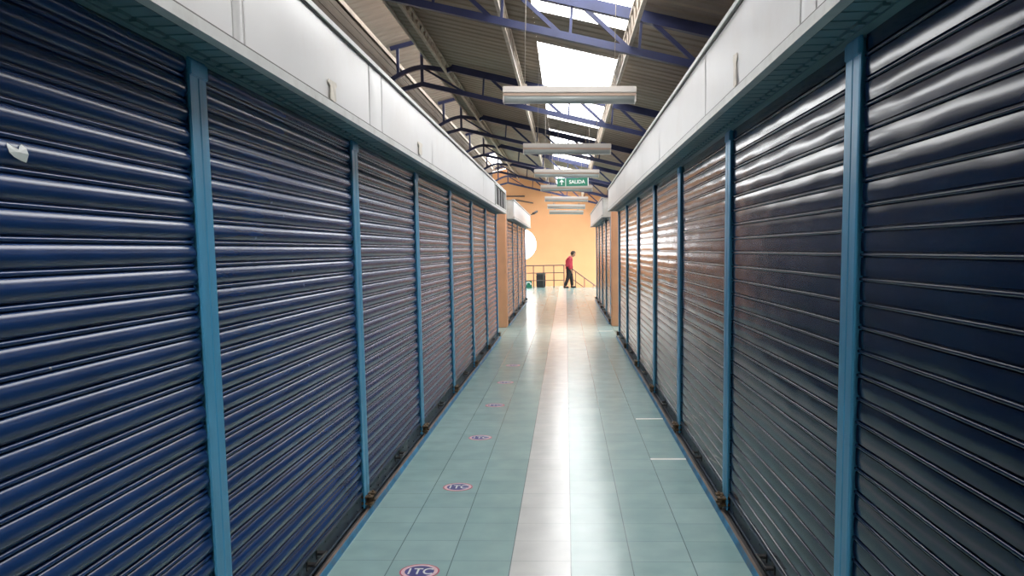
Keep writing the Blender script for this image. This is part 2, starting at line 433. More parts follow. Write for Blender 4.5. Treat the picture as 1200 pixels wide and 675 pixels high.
# kerbs under the shutters
def kerb(name, xin, y0, y1):
    s = 1 if xin < 0 else -1
    bm = bmesh.new()
    P = [(0, 0), (-.010, .026), (-.014, .030), (-.030, .030), (-.032, .026), (-.032, 0)]
    bm_extrude_profile(bm, [(xin + s*p[0], p[1]) for p in P], 'Y', y0, y1, False, closed=True)
    for f in bm.faces:
        c = f.calc_center_median()
        if c.z > .0295 or (abs(c.x-xin) > .031): f.material_index = 1
    a, b_ = sorted((xin - s*.032, xin - s*.13)); bm_box(bm, a, b_, y0, y1, 0, .006, mi=2)
    struct(finish(name, bm, [M['kerb'], M['kerb_top'], M['stall_dark']]))
kerb('trim_3', -1.172, .3, 15.31); kerb('trim_4', .868, .3, 15.23)
kerb('trim_5', -1.172, 17.82, 26.3); kerb('trim_6', .868, 17.87, 26.35)

# ------------------------------------------------------------------ roller shutters
SLAT = .0768
Z0S = .130
NS = 27
def prof_left(t):   # bulge of a convex slat, t in 0..1 over the slat's own height
    return .003 + .0135*math.sin(PI*min(1, max(0, t)))**.75
def slat_curtain(w, right):
    from mathutils import noise
    bm = bmesh.new(); nseg = 40
    amp = .0018 if right else .0004
    def dent(y, z):
        return amp*(noise.noise((y*2.3, z*9, 3.1)) + .55*noise.noise((y*6, z*16, 8.2)))
    def strip(prof, smooth, k):
        rows = []
        for i in range(nseg+1):
            y = -w/2 + w*i/nseg
            rows.append([bm.verts.new((x + (dent(y, z) if x > .001 else 0), y, z + .4*(dent(y, k*.31) if x > .001 else 0))) for x, z in prof])
        for A, B in zip(rows, rows[1:]):
            for j in range(len(prof)-1):
                f = bm.faces.new((A[j], B[j], B[j+1], A[j+1])); f.smooth = smooth
    for i in range(NS):
        z = Z0S + i*SLAT
        if not right:
            bead = [(0, z), (.007, z+.002), (.0095, z+.007), (.007, z+.012), (0, z+.0145)]
            sl = [(0, z+.0165)] + [(prof_left(k/10), z+.0175+(SLAT-.0185)*k/10) for k in range(11)] + [(0, z+SLAT-.0005)]
        else:
            bead = [(0, z+.002), (.0085, z+.003), (.0105, z+.005), (.0105, z+.0105), (.0085, z+.0125), (0, z+.0135)]
            sl = [(.006+.0017*math.sin(PI*k/6), z+.019+(SLAT-.0205)*k/6) for k in range(7)]
            for p in ([(0, z+.0165), sl[0]], [sl[-1], (0, z+SLAT-.0002)]): strip(p, False, i)
        for p in (bead, sl): strip(p, True, i)
    # backing sheet
    bm.faces.new([bm.verts.new(v) for v in ((0, -w/2, Z0S), (0, w/2, Z0S), (0, w/2, Z0S+NS*SLAT), (0, -w/2, Z0S+NS*SLAT))])
    return bm
def make_shutter(w, right, label):
    t = thing('roller_shutter', label, 'shutter', group='roller shutters of the right-hand stalls' if right else 'roller shutters of the left-hand stalls')
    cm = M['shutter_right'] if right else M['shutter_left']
    finish('curtain', slat_curtain(w, right), cm, t, recalc=False)
    bm = bmesh.new()
    bm_box(bm, -.01, .006, -w/2, w/2, .022, .126)
    bm_box(bm, -.01, .016, -w/2, w/2, .120, .130); bm_box(bm, -.01, .014, -w/2, w/2, .020, .030)
    for k in range(9):
        y = -w/2 + w*(k+.5)/9
        for z in (.05, .10): bm_box(bm, .005, .010, y-.006, y+.006, z-.006, z+.006, bev=.002)
    bb = finish('bottom_bar', bm, M['bottom_bar'], t)
    # pull handle: two lugs and a bar
    bm = bmesh.new()
    for y in (-.075, .075): bm_box(bm, .004, .05, y-.018, y+.018, .085, .097, bev=.002); bm_box(bm, .004, .012, y-.022, y+.022, .065, .118, bev=.002)
    bm_tube(bm, [(.046, -.1, .091), (.046, .1, .091)], .006, 8)
    finish('handle', bm, M['steel_dark'], bb)
    return t
ordn = ['nearest', 'second', 'third', 'fourth', 'fifth', 'sixth', 'seventh', 'eighth']
def labels_shutter(side, far, k, n):
    row = 'far' if far else 'near'
    if not far and k == 0 and side == 'left': return 'navy convex-slat roller shutter on the left nearest the camera, with white paint patch'
    if not far and k == 0: return 'navy flat-slat roller shutter on the right nearest the camera'
    if k == n-1 and not far: return 'roller shutter on the %s side right before the salmon column' % side
    if k == 0 and far: return 'roller shutter on the %s side right behind the salmon column' % side
    if k == n-1: return 'last roller shutter on the %s, farthest down the corridor' % side
    return '%s roller shutter from the camera in the %s row on the %s' % (ordn[k], row, side) if not far else '%s roller shutter behind the salmon column on the %s' % (ordn[k], side)
W = PITCH - .140
protoL = protoR = None
for side, ys, far in (('left', LY, False), ('left', LY2, True), ('right', RY, False), ('right', RY2, True)):
    for k in range(len(ys)-1):
        y = (ys[k]+ys[k+1])/2
        lab = labels_shutter(side, far, k, len(ys)-1)
        loc, rz = ((-1.240, y, 0), 0) if side == 'left' else ((.940, y, 0), PI)
        p = protoL if side == 'left' else protoR
        if p is None:
            p = make_shutter(W, side == 'right', lab); p.location = loc; p.rotation_euler = (0, 0, rz)
            if side == 'left': protoL = p
            else: protoR = p
        else: p = dup(p, loc, rz, lab)
        p.scale = (1, (ys[k+1]-ys[k]-.139)/W, 1)

# guide posts with latch plates
def make_post(label):
    t = thing('guide_post', label, 'post', group='blue guide posts between shutters')
    bm = bmesh.new()
    # channel: front plate with two returning lips, groove down the middle
    prof = [(-.045, -.03), (.032, -.03), (.032, -.0675), (.040, -.0675), (.040, -.006), (.036, -.003), (.036, .003), (.040, .006), (.040, .060), (.037, .0675), (.032, .0675), (.032, .03), (-.045, .03)]
    A = [bm.verts.new((x, y, .03)) for x, y in prof]; B = [bm.verts.new((x, y, 2.2)) for x, y in prof]
    for i in range(len(prof)):
        j = (i+1) % len(prof); bm.faces.new((A[i], A[j], B[j], B[i]))
    bm.faces.new(A[::-1]); bm.faces.new(B)
    finish('channel', bm, M['post'], t)
    bm = bmesh.new(); bm_box(bm, .03, .046, -.0685, .0685, 2.14, 2.19, bev=.003); finish('head_clip', bm, M['post'], t)
    for s in (-1, 1):
        bm = bmesh.new()
        bm_box(bm, -.02, .085, s*.04-.024, s*.04+.024, .092, .102, bev=.002)
        bm_box(bm, -.02, .085, s*.04-.024, s*.04+.024, .052, .062, bev=.002)
        bm_box(bm, .0, .06, s*.02-.008, s*.02+.008, .04, .102, bev=.002)
        bm_tube(bm, [(.066, s*.044, .036), (.066, s*.044, .112)], .008, 8)
        finish('latch_plate', bm, M['rust'], t)
    return t
pp = None
for side, ys, far in (('left', LY, False), ('left', LY2, True), ('right', RY, False), ('right', RY2, True)):
    for k, y in enumerate(ys):
        if k == 0 and not far: continue
        kk = k-1 if not far else k
        if far: lab = '%s blue guide post counted from the salmon column on the %s' % (['first', 'second', 'third', 'fourth', 'last'][k], side)
        elif k == len(ys)-1: lab = 'blue guide post on the %s side standing just before the salmon column' % side
        else: lab = '%s bright blue guide post from the camera on the %s side' % (ordn[kk], side)
        loc, rz = ((-1.255, y, 0), 0) if side == 'left' else ((.955, y, 0), PI)
        if pp is None: pp = make_post(lab); pp.location = loc
        else: dup(pp, loc, rz, lab)

# ------------------------------------------------------------------ headers: fascia panels, trims, soffits
def fascia(side, y0, y1, label, tilt=0.0):
    X = XHL if side == 'left' else XHR; s = 1 if side == 'left' else -1
    bm = bmesh.new()
    # slightly pillowed sheet with folded edges
    ny, nz = 10, 4; g = .009
    za, zb_ = HB+.042, HT-.022
    V = []
    for i in range(ny+1):
        r = []
        for j in range(nz+1):
            u, v = i/ny, j/nz
            bul = .006*math.sin(PI*u)*math.sin(PI*v) + .0015*math.sin(7*u+3*v+y0)
            r.append(bm.verts.new((X - s*(.004) + s*bul, y0+g+(y1-y0-2*g)*u, za+(zb_-za)*v)))
        V.append(r)
    for i in range(ny):
        for j in range(nz):
            f = bm.faces.new((V[i][j], V[i+1][j], V[i+1][j+1], V[i][j+1])); f.smooth = True
    a, b = sorted((X - s*.006, X - s*.03)); bm_box(bm, a, b, y0+g, y1-g, za, zb_)
    o = finish('fascia_board', bm, M['fascia'])
    return tag(o, label, 'panel', 'white fascia panels above the %s shutters' % side)
FL = [.25, 2.79, 2.89, 4.74, 5.06, 6.96, 9.06, 11.30, 13.06]
FR = [.25, 2.69, 2.87, 4.74, 7.0, 9.28, 11.0, 12.85, 15.28]
nmL = ['white fascia panel on the left nearest the camera', 'narrow white joint strip between the two nearest left fascia panels',
       'long white fascia panel above the second left shutter, with torn tape', 'narrow white panel with bent edge beside second left post',
       'white fascia panel above the third left shutter, with tape remnant', 'grey-white reflective fascia panel above the fourth left shutter',
       'shiny fascia panel above the fifth left shutter', 'last fascia panel before the open dark frame on the left']
nmR = ['white fascia panel on the right nearest the camera', 'narrow joint strip between the two nearest right fascia panels',
       'white fascia panel above the second right shutter, with pale tape strip', 'glossy fascia panel above the third right shutter',
       'fascia panel above the fourth right shutter', 'fascia panel above the fifth right shutter',
       'fascia panel above the sixth right shutter', 'end fascia panel over the last right shutter before the column']
for i in range(8): fascia('left', FL[i], FL[i+1], nmL[i])
for i in range(8): fascia('right', FR[i], FR[i+1], nmR[i])
for k in range(4):
    q = ['first', 'second', 'third', 'last'][k]
    fascia('left', 17.87+2.08*k, 17.87+2.08*(k+1), '%s fascia panel of the far left header behind the column' % q)
    fascia('right', 17.87+2.08*k, 17.87+2.08*(k+1), '%s fascia panel of the far right header behind the column' % q)
def header_trim(name, side, y0, y1):
    X = XHL if side == 'left' else XHR; s = 1 if side == 'left' else -1
    bm = bmesh.new()
    def bx(d0, d1, z0, z1, mi=0):
        a, b = sorted((X - s*d0, X - s*d1)); bm_box(bm, a, b, y0, y1, z0, z1, mi=mi)
    bx(-.008, .03, HB, HB+.036); bx(-.004, .03, HB+.036, HB+.043, 1)      # bottom rail and dark joint
    bx(-.010, .035, HT-.022, HT); bx(-.003, .03, HT-.03, HT-.022, 1)
    bx(.03, .032, HB, HT-.01, 1)
    # closed ends
    for ya, yb in ((y0, y0+.02), (y1-.02, y1)):
        a, b = sorted((X - s*.03, X - s*.23)); bm_box(bm, a, b, ya, yb, HB, HT-.01, mi=0)
    a, b = sorted((X - s*.03, X - s*.24)); bm_box(bm, a, b, y0, y1, HT-.03, HT-.015, mi=0)
    struct(finish(name, bm, [M['fascia_trim'], M['seam']]))
header_trim('trim_7', 'left', -.6, 15.42); header_trim('trim_8', 'right', -.6, 15.3)
header_trim('trim_9', 'left', 17.85, 26.2); header_trim('trim_10', 'right', 17.85, 26.2)
def soffit(name, side, y0, y1):
    X = XHL if side == 'left' else XHR; s = 1 if side == 'left' else -1
    bm = bmesh.new(); prof = []
    y = y0
    while y < y1:
        prof += [(y, HB+.012), (y+.085, HB+.012), (y+.09, HB+.018), (y+.099, HB+.018)]; y += .1
    A = [bm.verts.new((X - s*.03, p[0], p[1])) for p in prof]; B = [bm.verts.new((X - s*.155, p[0], p[1])) for p in prof]
    for i in range(len(prof)-1): bm.faces.new((A[i], A[i+1], B[i+1], B[i]))
    # notched inner flashing
    y = y0
    while y < y1:
        a, b = sorted((X - s*.128, X - s*.155)); bm_box(bm, a, b, y, min(y1, y+.072), HB+.002, HB+.012); y += .1
    a, b = sorted((X - s*.15, X - s*.20)); bm_box(bm, a, b, y0, y1, HB-.004, HB+.03)
    struct(finish(name, bm, M['soffit']))
soffit('trim_11', 'left', -.6, 15.40); soffit('trim_12', 'right', -.6, 15.28)
soffit('trim_13', 'left', 17.87, 26.18); soffit('trim_14', 'right', 17.87, 26.18)

# open dark frame ending the left header
t = thing('fascia_box', 'open dark framed box at the far end of the left header', 'frame', (XHL, 14.27, HB+.042))
bm = bmesh.new()
for a, b in ((-1.20, -1.13), (1.07, 1.15)): bm_box(bm, -.026, .008, a, b, 0, .33)
bm_box(bm, -.026, .008, -1.13, 1.07, 0, .02); bm_box(bm, -.026, .008, -1.13, 1.07, .31, .33)
finish('frame', bm, M['fascia_trim'], t)
bm = bmesh.new(); bm_box(bm, -.0285, -.022, -1.13, 1.07, .02, .31); finish('dark_backing', bm, M['steel_dark'], t)
for y0 in (-.5, .1, .62):
    bm = bmesh.new(); bm_box(bm, -.021, -.006, y0, y0+.22, .02, .30, bev=.003); finish('slat', bm, M['bin_lid'], t)

# torn tape remnants on fascias
def patch(name, pts, X, s, y, z, label, mat, cat):
    bm = bmesh.new()
    F_ = [bm.verts.new((X+s*.0035, y+a, z+b)) for a, b in pts]; B_ = [bm.verts.new((X+s*.0005, y+a, z+b)) for a, b in pts]
    bm.faces.new(F_); bm.faces.new(B_[::-1])
    for i in range(len(pts)): j = (i+1) % len(pts); bm.faces.new((F_[i], B_[i], B_[j], F_[j]))
    return tag(finish(name, bm, mat), label, cat)
rag = [(-.05, -.055), (.02, -.06), (.05, -.05), (.045, .03), (.07, .05), (.06, .07), (-.07, .065), (-.075, .045), (-.04, .03)]
patch('torn_tape', [(a, b*.7) for a, b in rag], XHL+.004, 1, 3.95, 2.283, 'torn beige tape remnant on the second left fascia panel', M['tape_old'], 'tape')
patch('torn_tape', [(a*1.3, b*.7) for a, b in rag], XHL+.004, 1, 6.32, 2.295, 'torn beige tape remnant on the left fascia above the third shutter', M['tape_old'], 'tape')
patch('torn_tape', [(a*.6, b*1.1) for a, b in rag], XHR-.004, -1, 3.88, 2.305, 'pale vertical tape strip on the right fascia panel', M['tape_old'], 'tape')

# heart-shaped white patch on the nearest left shutter slat (follows the slat's curve)
k = int((1.79-Z0S)/SLAT); zs = Z0S + k*SLAT
bm = bmesh.new()
hp = [(-.031, .010), (-.026, .016), (-.012, .010), (.002, .006), (.010, .016), (.018, .019), (.027, .012), (.030, -.002), (.028, -.020), (.012, -.018), (-.012, -.012), (-.027, -.004)]
zc = zs+.0475
vs = []
for a, b in hp:
    tt = (zc+b - zs-.0175)/(SLAT-.0185); vs.append(bm.verts.new((-1.240+prof_left(tt)+.0030, 1.888+1.2*a, zc+b)))
c = bm.verts.new((-1.240+prof_left((zc-zs-.0175)/(SLAT-.0185))+.0032, 1.888, zc))
for i in range(len(vs)): bm.faces.new((vs[i], vs[(i+1) % len(vs)], c))
ext = bmesh.ops.extrude_face_region(bm, geom=bm.faces[:])
for v in [g for g in ext['geom'] if isinstance(g, bmesh.types.BMVert)]: v.co.x -= .001
tag(finish('paint_patch', bm, M['white']), 'white heart-shaped paint patch on a slat of the nearest left shutter', 'patch')

# ------------------------------------------------------------------ roof trusses
TY = [1.7*5.8 + 5.8*i for i in range(5)] + [38.6]
BC = lambda x: 3.915 - .25*x        # bottom chord axis
TC = lambda x: 4.30 - .25*x         # top chord axis
def make_truss(label):
    t = thing('roof_truss', label, 'truss', (0, TY[0], 0), group='blue roof trusses')
    RX = -2.53
    bm = bmesh.new(); bm_bar(bm, (-2.0, 0, TC(-2.0)), (8.8, 0, TC(8.8)), .09, .12); finish('top_chord', bm, M['truss'], t)
    bm = bmesh.new(); bm_bar(bm, (RX, 0, BC(RX)-.01), (8.8, 0, BC(8.8)), .08, .08); bm_bar(bm, (RX, 0, BC(RX)-.01), (-3.08, 0, BC(RX)-.14), .07, .07); finish('bottom_chord', bm, M['truss'], t)
    # curved ridge arch joining both slopes
    bm = bmesh.new()
    pts = []
    for k in range(13):
        u = k/12; x = -3.08 + (1.08)*u
        pts.append((x, 0, 4.83 - .56*abs(x-RX)**1.7 if x < RX else 4.83 - .23*abs(x-RX)**1.35))
    pts[-1] = (-1.98, 0, TC(-1.98))
    for a, b in zip(pts, pts[1:]): bm_bar(bm, a, b, .08, .075)
    finish('ridge_arch', bm, M['truss'], t)
    # monitor: posts and short rising chord under the raised roof
    bm = bmesh.new(); bm_bar(bm, (-3.09, 0, LROOF(-3.09)-.05), (-2.2, 0, LROOF(-2.2)-.05), .06, .07); finish('monitor_chord', bm, M['truss'], t)
    for x, za in ((-2.53, BC(RX)), (-2.96, 4.72)):
        bm = bmesh.new(); bm_bar(bm, (x, 0, za), (x, 0, LROOF(x)-.08), .05, .05); finish('monitor_post', bm, M['truss'], t)
    bm = bmesh.new(); bm_bar(bm, (-2.53, 0, 4.83), (-1.75, 0, BC(-1.75)), .035, .035); finish('web_brace', bm, M['truss'], t)
    x = -1.45
    while x < 8.3:
        bm = bmesh.new(); bm_bar(bm, (x, 0, BC(x)), (x+.03, 0, TC(x+.03)), .03, .03, up=(1, 0, 0)); finish('web_post', bm, M['truss'], t)
        bm = bmesh.new(); bm_bar(bm, (x+.10, 0, TC(x+.10)), (x+.66, 0, BC(x+.66)), .045, .045, up=(0, 1, 0)); finish('web_brace', bm, M['truss'], t)
        x += .76
    return t
tl = ['blue roof truss nearest the camera, crossing the top of the photo', 'second roof truss, just behind the nearest fluorescent fixture', 'third roof truss, above the second fluorescent fixture',
      'fourth roof truss counted from the camera', 'fifth roof truss, in front of the bright patch by the ridge', 'last roof truss, directly before the orange gable wall']
tr = make_truss(tl[0])
for i in range(1, 6): dup(tr, (0, TY[i], 0), 0, tl[i])

# lattice purlins running down the hall
def lattice(x, dz, label, dep=.26):
    zt = ROOF(x) - .10 + dz; zb2 = zt - dep
    t = thing('lattice_purlin', label, 'purlin', (x, 3.0, zb2), group='lattice purlins under the roof')
    Lh = 36.8
    for z in (0, dep):
        bm = bmesh.new()
        bm_bar(bm, (0, 0, z), (0, Lh, z), .04, .035)
        finish('flange', bm, M['lattice'], t)
    bm = bmesh.new(); y = 0; k = 0
    while y < Lh - .2:
        a, b = ((0, y, 0), (0, y+.17, dep)) if k % 2 == 0 else ((0, y, dep), (0, y+.17, 0))
        bm_bar(bm, a, b, .03, .022); y += .17; k += 1
    finish('zigzag_web', bm, M['lattice'], t)
lattice(.74, -.05, 'pale lattice purlin on the right, beside the skylights')
lattice(-.72, .0, 'lattice purlin left of the skylights')
lattice(-2.1, .06, 'lattice purlin just right of the ridge arches', .15)

# ------------------------------------------------------------------ fluorescent fixtures
def make_fix(label):
    t = thing('fluorescent_fixture', label, 'lamp', group='hanging fluorescent fixtures')
    bm = bmesh.new(); bm_box(bm, -.625, .625, -.085, .085, .055, .115, bev=.006); finish('housing', bm, M['lamp_white'], t)
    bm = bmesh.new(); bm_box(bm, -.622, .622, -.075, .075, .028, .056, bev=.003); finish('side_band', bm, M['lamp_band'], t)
    bm = bmesh.new()
    prof = [(-.07, .03), (-.06, -.015), (-.035, -.03), (.035, -.03), (.06, -.015), (.07, .03)]
    bm_extrude_profile(bm, prof, 'X', -.61, .61, True, closed=True); finish('diffuser', bm, M['lamp_diffuser'], t)
    for s in (-1, 1):
        bm = bmesh.new(); bm_box(bm, s*.618-.006, s*.618+.006, -.072, .072, -.028, .05, bev=.003); finish('end_cap', bm, M['lamp_white'], t)
    for s in (-.42, .42):
        bm = bmesh.new()
        bm_tube(bm, [(s, 0, .11), (s, 0, ROOF(.05+s)-2.97)], .004, 6)
        bm_box(bm, s-.02, s+.02, -.012, .012, .112, .15, bev=.003)
        finish('hanger', bm, M['wire'], t)
    return t
FY = [8.34, 12.53, 16.85, 21.08, 25.2, 28.8, 31.8]
FZ = [2.955, 2.935, 2.965, 2.98, 2.955, 2.92, 2.86]
fx = None
ford = ['nearest', 'second', 'third', 'fourth', 'fifth', 'sixth', 'farthest']
for i, y in enumerate(FY):
    lab = '%s hanging white fluorescent fixture above the corridor' % ford[i] if i != 3 else 'fourth hanging fluorescent fixture, directly below the green exit sign'
    if fx is None: fx = make_fix(lab); f = fx; fx.location = (.045, y, FZ[i])
    else: f = dup(fx, (.03, y, FZ[i]), 0, lab)
    f.rotation_euler = (0, .027, 0)      # hung slightly out of level

# exit sign
t = thing('exit_sign', 'green hanging exit sign with white arrow and lettering SALIDA', 'sign', (.17, 20.3, 3.015))
bm = bmesh.new(); bm_box(bm, -.355, .355, -.012, .012, 0, .185, bev=.003); finish('sign_panel', bm, M['green'], t)
me = text_mesh('SALIDA', .112, .002, .003); me.materials.append(M['white'])
o = bpy.data.objects.new('lettering', me); COL.objects.link(o); o.parent = t; o.rotation_euler = (PI/2, 0, 0); o.location = (.105, -.014, .092)
bm = bmesh.new(); bm_box(bm, -.165, -.150, -.0145, .0, .0, .185); bm_box(bm, .352, .372, -.014, .012, 0, .185); finish('divider', bm, M['white'], t)
bm = bmesh.new()
for pts in ([(-.262, .03), (-.238, .03), (-.238, .10), (-.262, .10)], [(-.31, .095), (-.19, .095), (-.25, .16)]):
    a = [bm.verts.new((x, -.0145, z)) for x, z in pts]; b = [bm.verts.new((x, -.011, z)) for x, z in pts]
    bm.faces.new(a); bm.faces.new(b[::-1])
    for i in range(len(pts)): j = (i+1) % len(pts); bm.faces.new((a[i], b[i], b[j], a[j]))
finish('arrow', bm, M['white'], t)
for x in (-.32, .32):
    bm = bmesh.new(); bm_tube(bm, [(x, 0, .18), (x, 0, ROOF(.17+x)-3.015)], .006, 6); finish('hanger', bm, M['wire'], t)

# ------------------------------------------------------------------ floor stickers and tape
def disc(bm, r0, r1, z0, z1, n=40, mi=0):
    for k in range(n):
        a, b = 2*PI*k/n, 2*PI*(k+1)/n
        if r0 == 0:
            bm.faces.new([bm.verts.new(v) for v in ((0, 0, z1), (r1*math.cos(a), r1*math.sin(a), z1), (r1*math.cos(b), r1*math.sin(b), z1))])
        else:
            bm.faces.new([bm.verts.new(v) for v in ((r0*math.cos(a), r0*math.sin(a), z1), (r1*math.cos(a), r1*math.sin(a), z1), (r1*math.cos(b), r1*math.sin(b), z1), (r0*math.cos(b), r0*math.sin(b), z1))])
        bm.faces.new([bm.verts.new(v) for v in ((r1*math.cos(a), r1*math.sin(a), z0), (r1*math.cos(b), r1*math.sin(b), z0), (r1*math.cos(b), r1*math.sin(b), z1), (r1*math.cos(a), r1*math.sin(a), z1))])
def make_sticker(label):
    t = thing('floor_sticker', label, 'sticker', group='round distancing stickers on the floor')
    bm = bmesh.new(); disc(bm, 0, .098, 0, .0006); finish('rim', bm, M['st_red'], t)
    bm = bmesh.new(); disc(bm, .072, .090, .0006, .0011); finish('ring', bm, M['st_pink'], t)
    bm = bmesh.new(); disc(bm, 0, .072, .0006, .0011); finish('disc', bm, M['st_blue'], t)
    me = text_mesh('1TC', .075, .0002, .001); me.materials.append(M['white'])
    o = bpy.data.objects.new('lettering', me); COL.objects.link(o); o.parent = t; o.location = (0, -.004, .0015); o.scale = (1, 1.45, 1)
    return t
st = None
for i in range(7):
    lab = ['floor sticker nearest the camera, cut by the photo edge', 'second round blue and red floor sticker from the camera', 'third round floor sticker from the camera', 'fourth round floor sticker from the camera',
           'fifth round floor sticker from the camera', 'sixth faint round floor sticker from the camera', 'farthest faint round floor sticker on the teal tiles'][i]
    if i > 5: break
    loc = (-.73, 4.02+1.506*i, 0)
    if st is None: st = make_sticker(lab); st.location = loc
    else: dup(st, loc, 0, lab)
for x, y, w, lab in ((.745, 6.28, .27, 'nearest white tape line across the tiles by the right shutters'), (.755, 7.80, .26, 'middle white tape line across the tiles by the right shutters'), (.73, 16.33, .27, 'far white tape line near the right salmon column')):
    bm = bmesh.new(); bm_box(bm, x-w/2, x+w/2, y-.022, y+.022, .0, .0015)
    tag(finish('tape_line', bm, M['tape']), lab, 'tape', 'white tape lines on the floor')

# ------------------------------------------------------------------ far end: railings, bin, sign, pipes, camera
t = thing('railing', 'dark metal railing along the upper landing before the orange wall', 'railing', (0, 35.5, 0))
for nm, z in (('top_rail', .915), ('mid_rail', .61), ('mid_rail', .30)):
    bm = bmesh.new(); bm_tube(bm, [(-5.2, 0, z), (-.08, 0, z)], .022 if z > .9 else .016, 8); finish(nm, bm, M['rail'], t)
for i in range(12):
    x = -.085 - .418*i
    bm = bmesh.new(); bm_tube(bm, [(x, 0, 0), (x, 0, .91)], .02, 8); finish('baluster', bm, M['rail'], t)
t = thing('stair_handrail', 'sloping handrail going down the stairs on the right behind the man', 'handrail', (0, 35.5, 0))
bm = bmesh.new(); bm_tube(bm, [(-.06, 0, .915), (.04, 0, .915), (2.1, 0, -.62)], .022, 8); finish('top_rail', bm, M['rail'], t)
bm = bmesh.new(); bm_tube(bm, [(.04, 0, .50), (2.1, 0, -1.03)], .016, 8); finish('mid_rail', bm, M['rail'], t)
for x in (.39, .75, 1.11, 1.47, 1.83):
    i = int((x+.1)/.28); bm = bmesh.new(); bm_tube(bm, [(x, 0, -.19*(i+.35)), (x, 0, .915-.745*(x-.04))], .018, 8); finish('baluster', bm, M['rail'], t)
t = thing('waste_bin', 'dark grey bin standing behind the landing railing', 'bin', (-1.045, 35.85, 0))
bm = bmesh.new(); bm_box(bm, -.19, .19, -.15, .15, .02, .52, bev=.02); finish('body', bm, M['bin'], t)
bm = bmesh.new(); bm_box(bm, -.2, .2, -.16, .16, .52, .585, bev=.02); finish('lid', bm, M['bin_lid'], t)
bm = bmesh.new(); bm_box(bm, -.17, .17, -.13, .13, 0, .03); finish('base', bm, M['bin_lid'], t)
t = thing('floor_sign', 'small green sign with white curved arrow at the foot of the railing', 'sign', (-1.53, 35.56, 0))
bm = bmesh.new(); bm_box(bm, -.125, .125, -.008, .008, 0, .31, bev=.003); finish('panel', bm, M['green'], t)
bm = bmesh.new(); bm_tube(bm, [(.10*math.cos(a)-.02, -.010, .13+.11*math.sin(a)) for a in [PI*1.05*k/12-.05 for k in range(13)]], .028, 8); finish('arrow', bm, M['white'], t)
for xa, za, xb, zb3, lab in ((-2.7, 4.03, -1.86, 4.02, 'upper thin dark pipe high on the orange wall'), (-2.3, 3.86, -1.47, 3.70, 'lower slanting dark pipe high on the orange wall')):
    t = thing('wall_pipe', lab, 'pipe', ((xa+xb)/2, YEND-.06, (za+zb3)/2), group='thin pipes on the orange wall')
    dx, dz = (xb-xa)/2, (zb3-za)/2
    bm = bmesh.new(); bm_tube(bm, [(-dx, 0, -dz), (dx, 0, dz)], .028, 8); finish('pipe', bm, M['rail'], t)
    for u in (-.8, .8):
        bm = bmesh.new(); bm_tube(bm, [(dx*u, 0, dz*u), (dx*u, .058, dz*u)], .014, 6); finish('clip', bm, M['rail'], t)
t = thing('security_camera', 'dark security camera on a bracket at the end of the far left header', 'camera', (-1.02, 26.12, 2.61))
bm = bmesh.new(); bm_box(bm, -.03, .03, -.03, .03, -.01, .012, bev=.003); finish('mount_plate', bm, M['steel_dark'], t)
bm = bmesh.new(); bm_tube(bm, [(0, 0, 0), (.04, 0, .05), (.10, 0, .06)], .014, 8); finish('arm', bm, M['steel_dark'], t)
bm = bmesh.new(); bm_tube(bm, [(.06, -.12, .03), (.10, 0, .06), (.16, .12, .10)], .035, 10); finish('body', bm, M['steel_dark'], t)

# ------------------------------------------------------------------ the man in the red top
def skin_mesh(name, joints, edges, mat, parent, sub=2):
    """joints: name -> (pos, (rx, ry)); grown with Skin + Subdivision, baked to a mesh"""
    keys = list(joints); me = bpy.data.meshes.new(name)
    me.from_pydata([joints[k][0] for k in keys], [(keys.index(a), keys.index(b)) for a, b in edges], [])
    o = bpy.data.objects.new(name, me); COL.objects.link(o)
    md = o.modifiers.new('skin', 'SKIN'); md.use_smooth_shade = True
    for i, k in enumerate(keys):
        r = joints[k][1]; r = (r, r) if isinstance(r, (int, float)) else r
        me.skin_vertices[0].data[i].radius = r; me.skin_vertices[0].data[i].use_root = (i == 0)
    if sub:
        s = o.modifiers.new('sub', 'SUBSURF'); s.levels = s.render_levels = sub
    bpy.context.view_layer.update()
    dg = bpy.context.evaluated_depsgraph_get(); m2 = bpy.data.meshes.new_from_object(o.evaluated_get(dg))
    bpy.data.objects.remove(o); bpy.data.meshes.remove(me)
    for p in m2.polygons: p.use_smooth = True
    m2.materials.clear(); m2.materials.append(mat); m2.name = name
    o = bpy.data.objects.new(name, m2); COL.objects.link(o)
    if parent: o.parent = parent
    return o
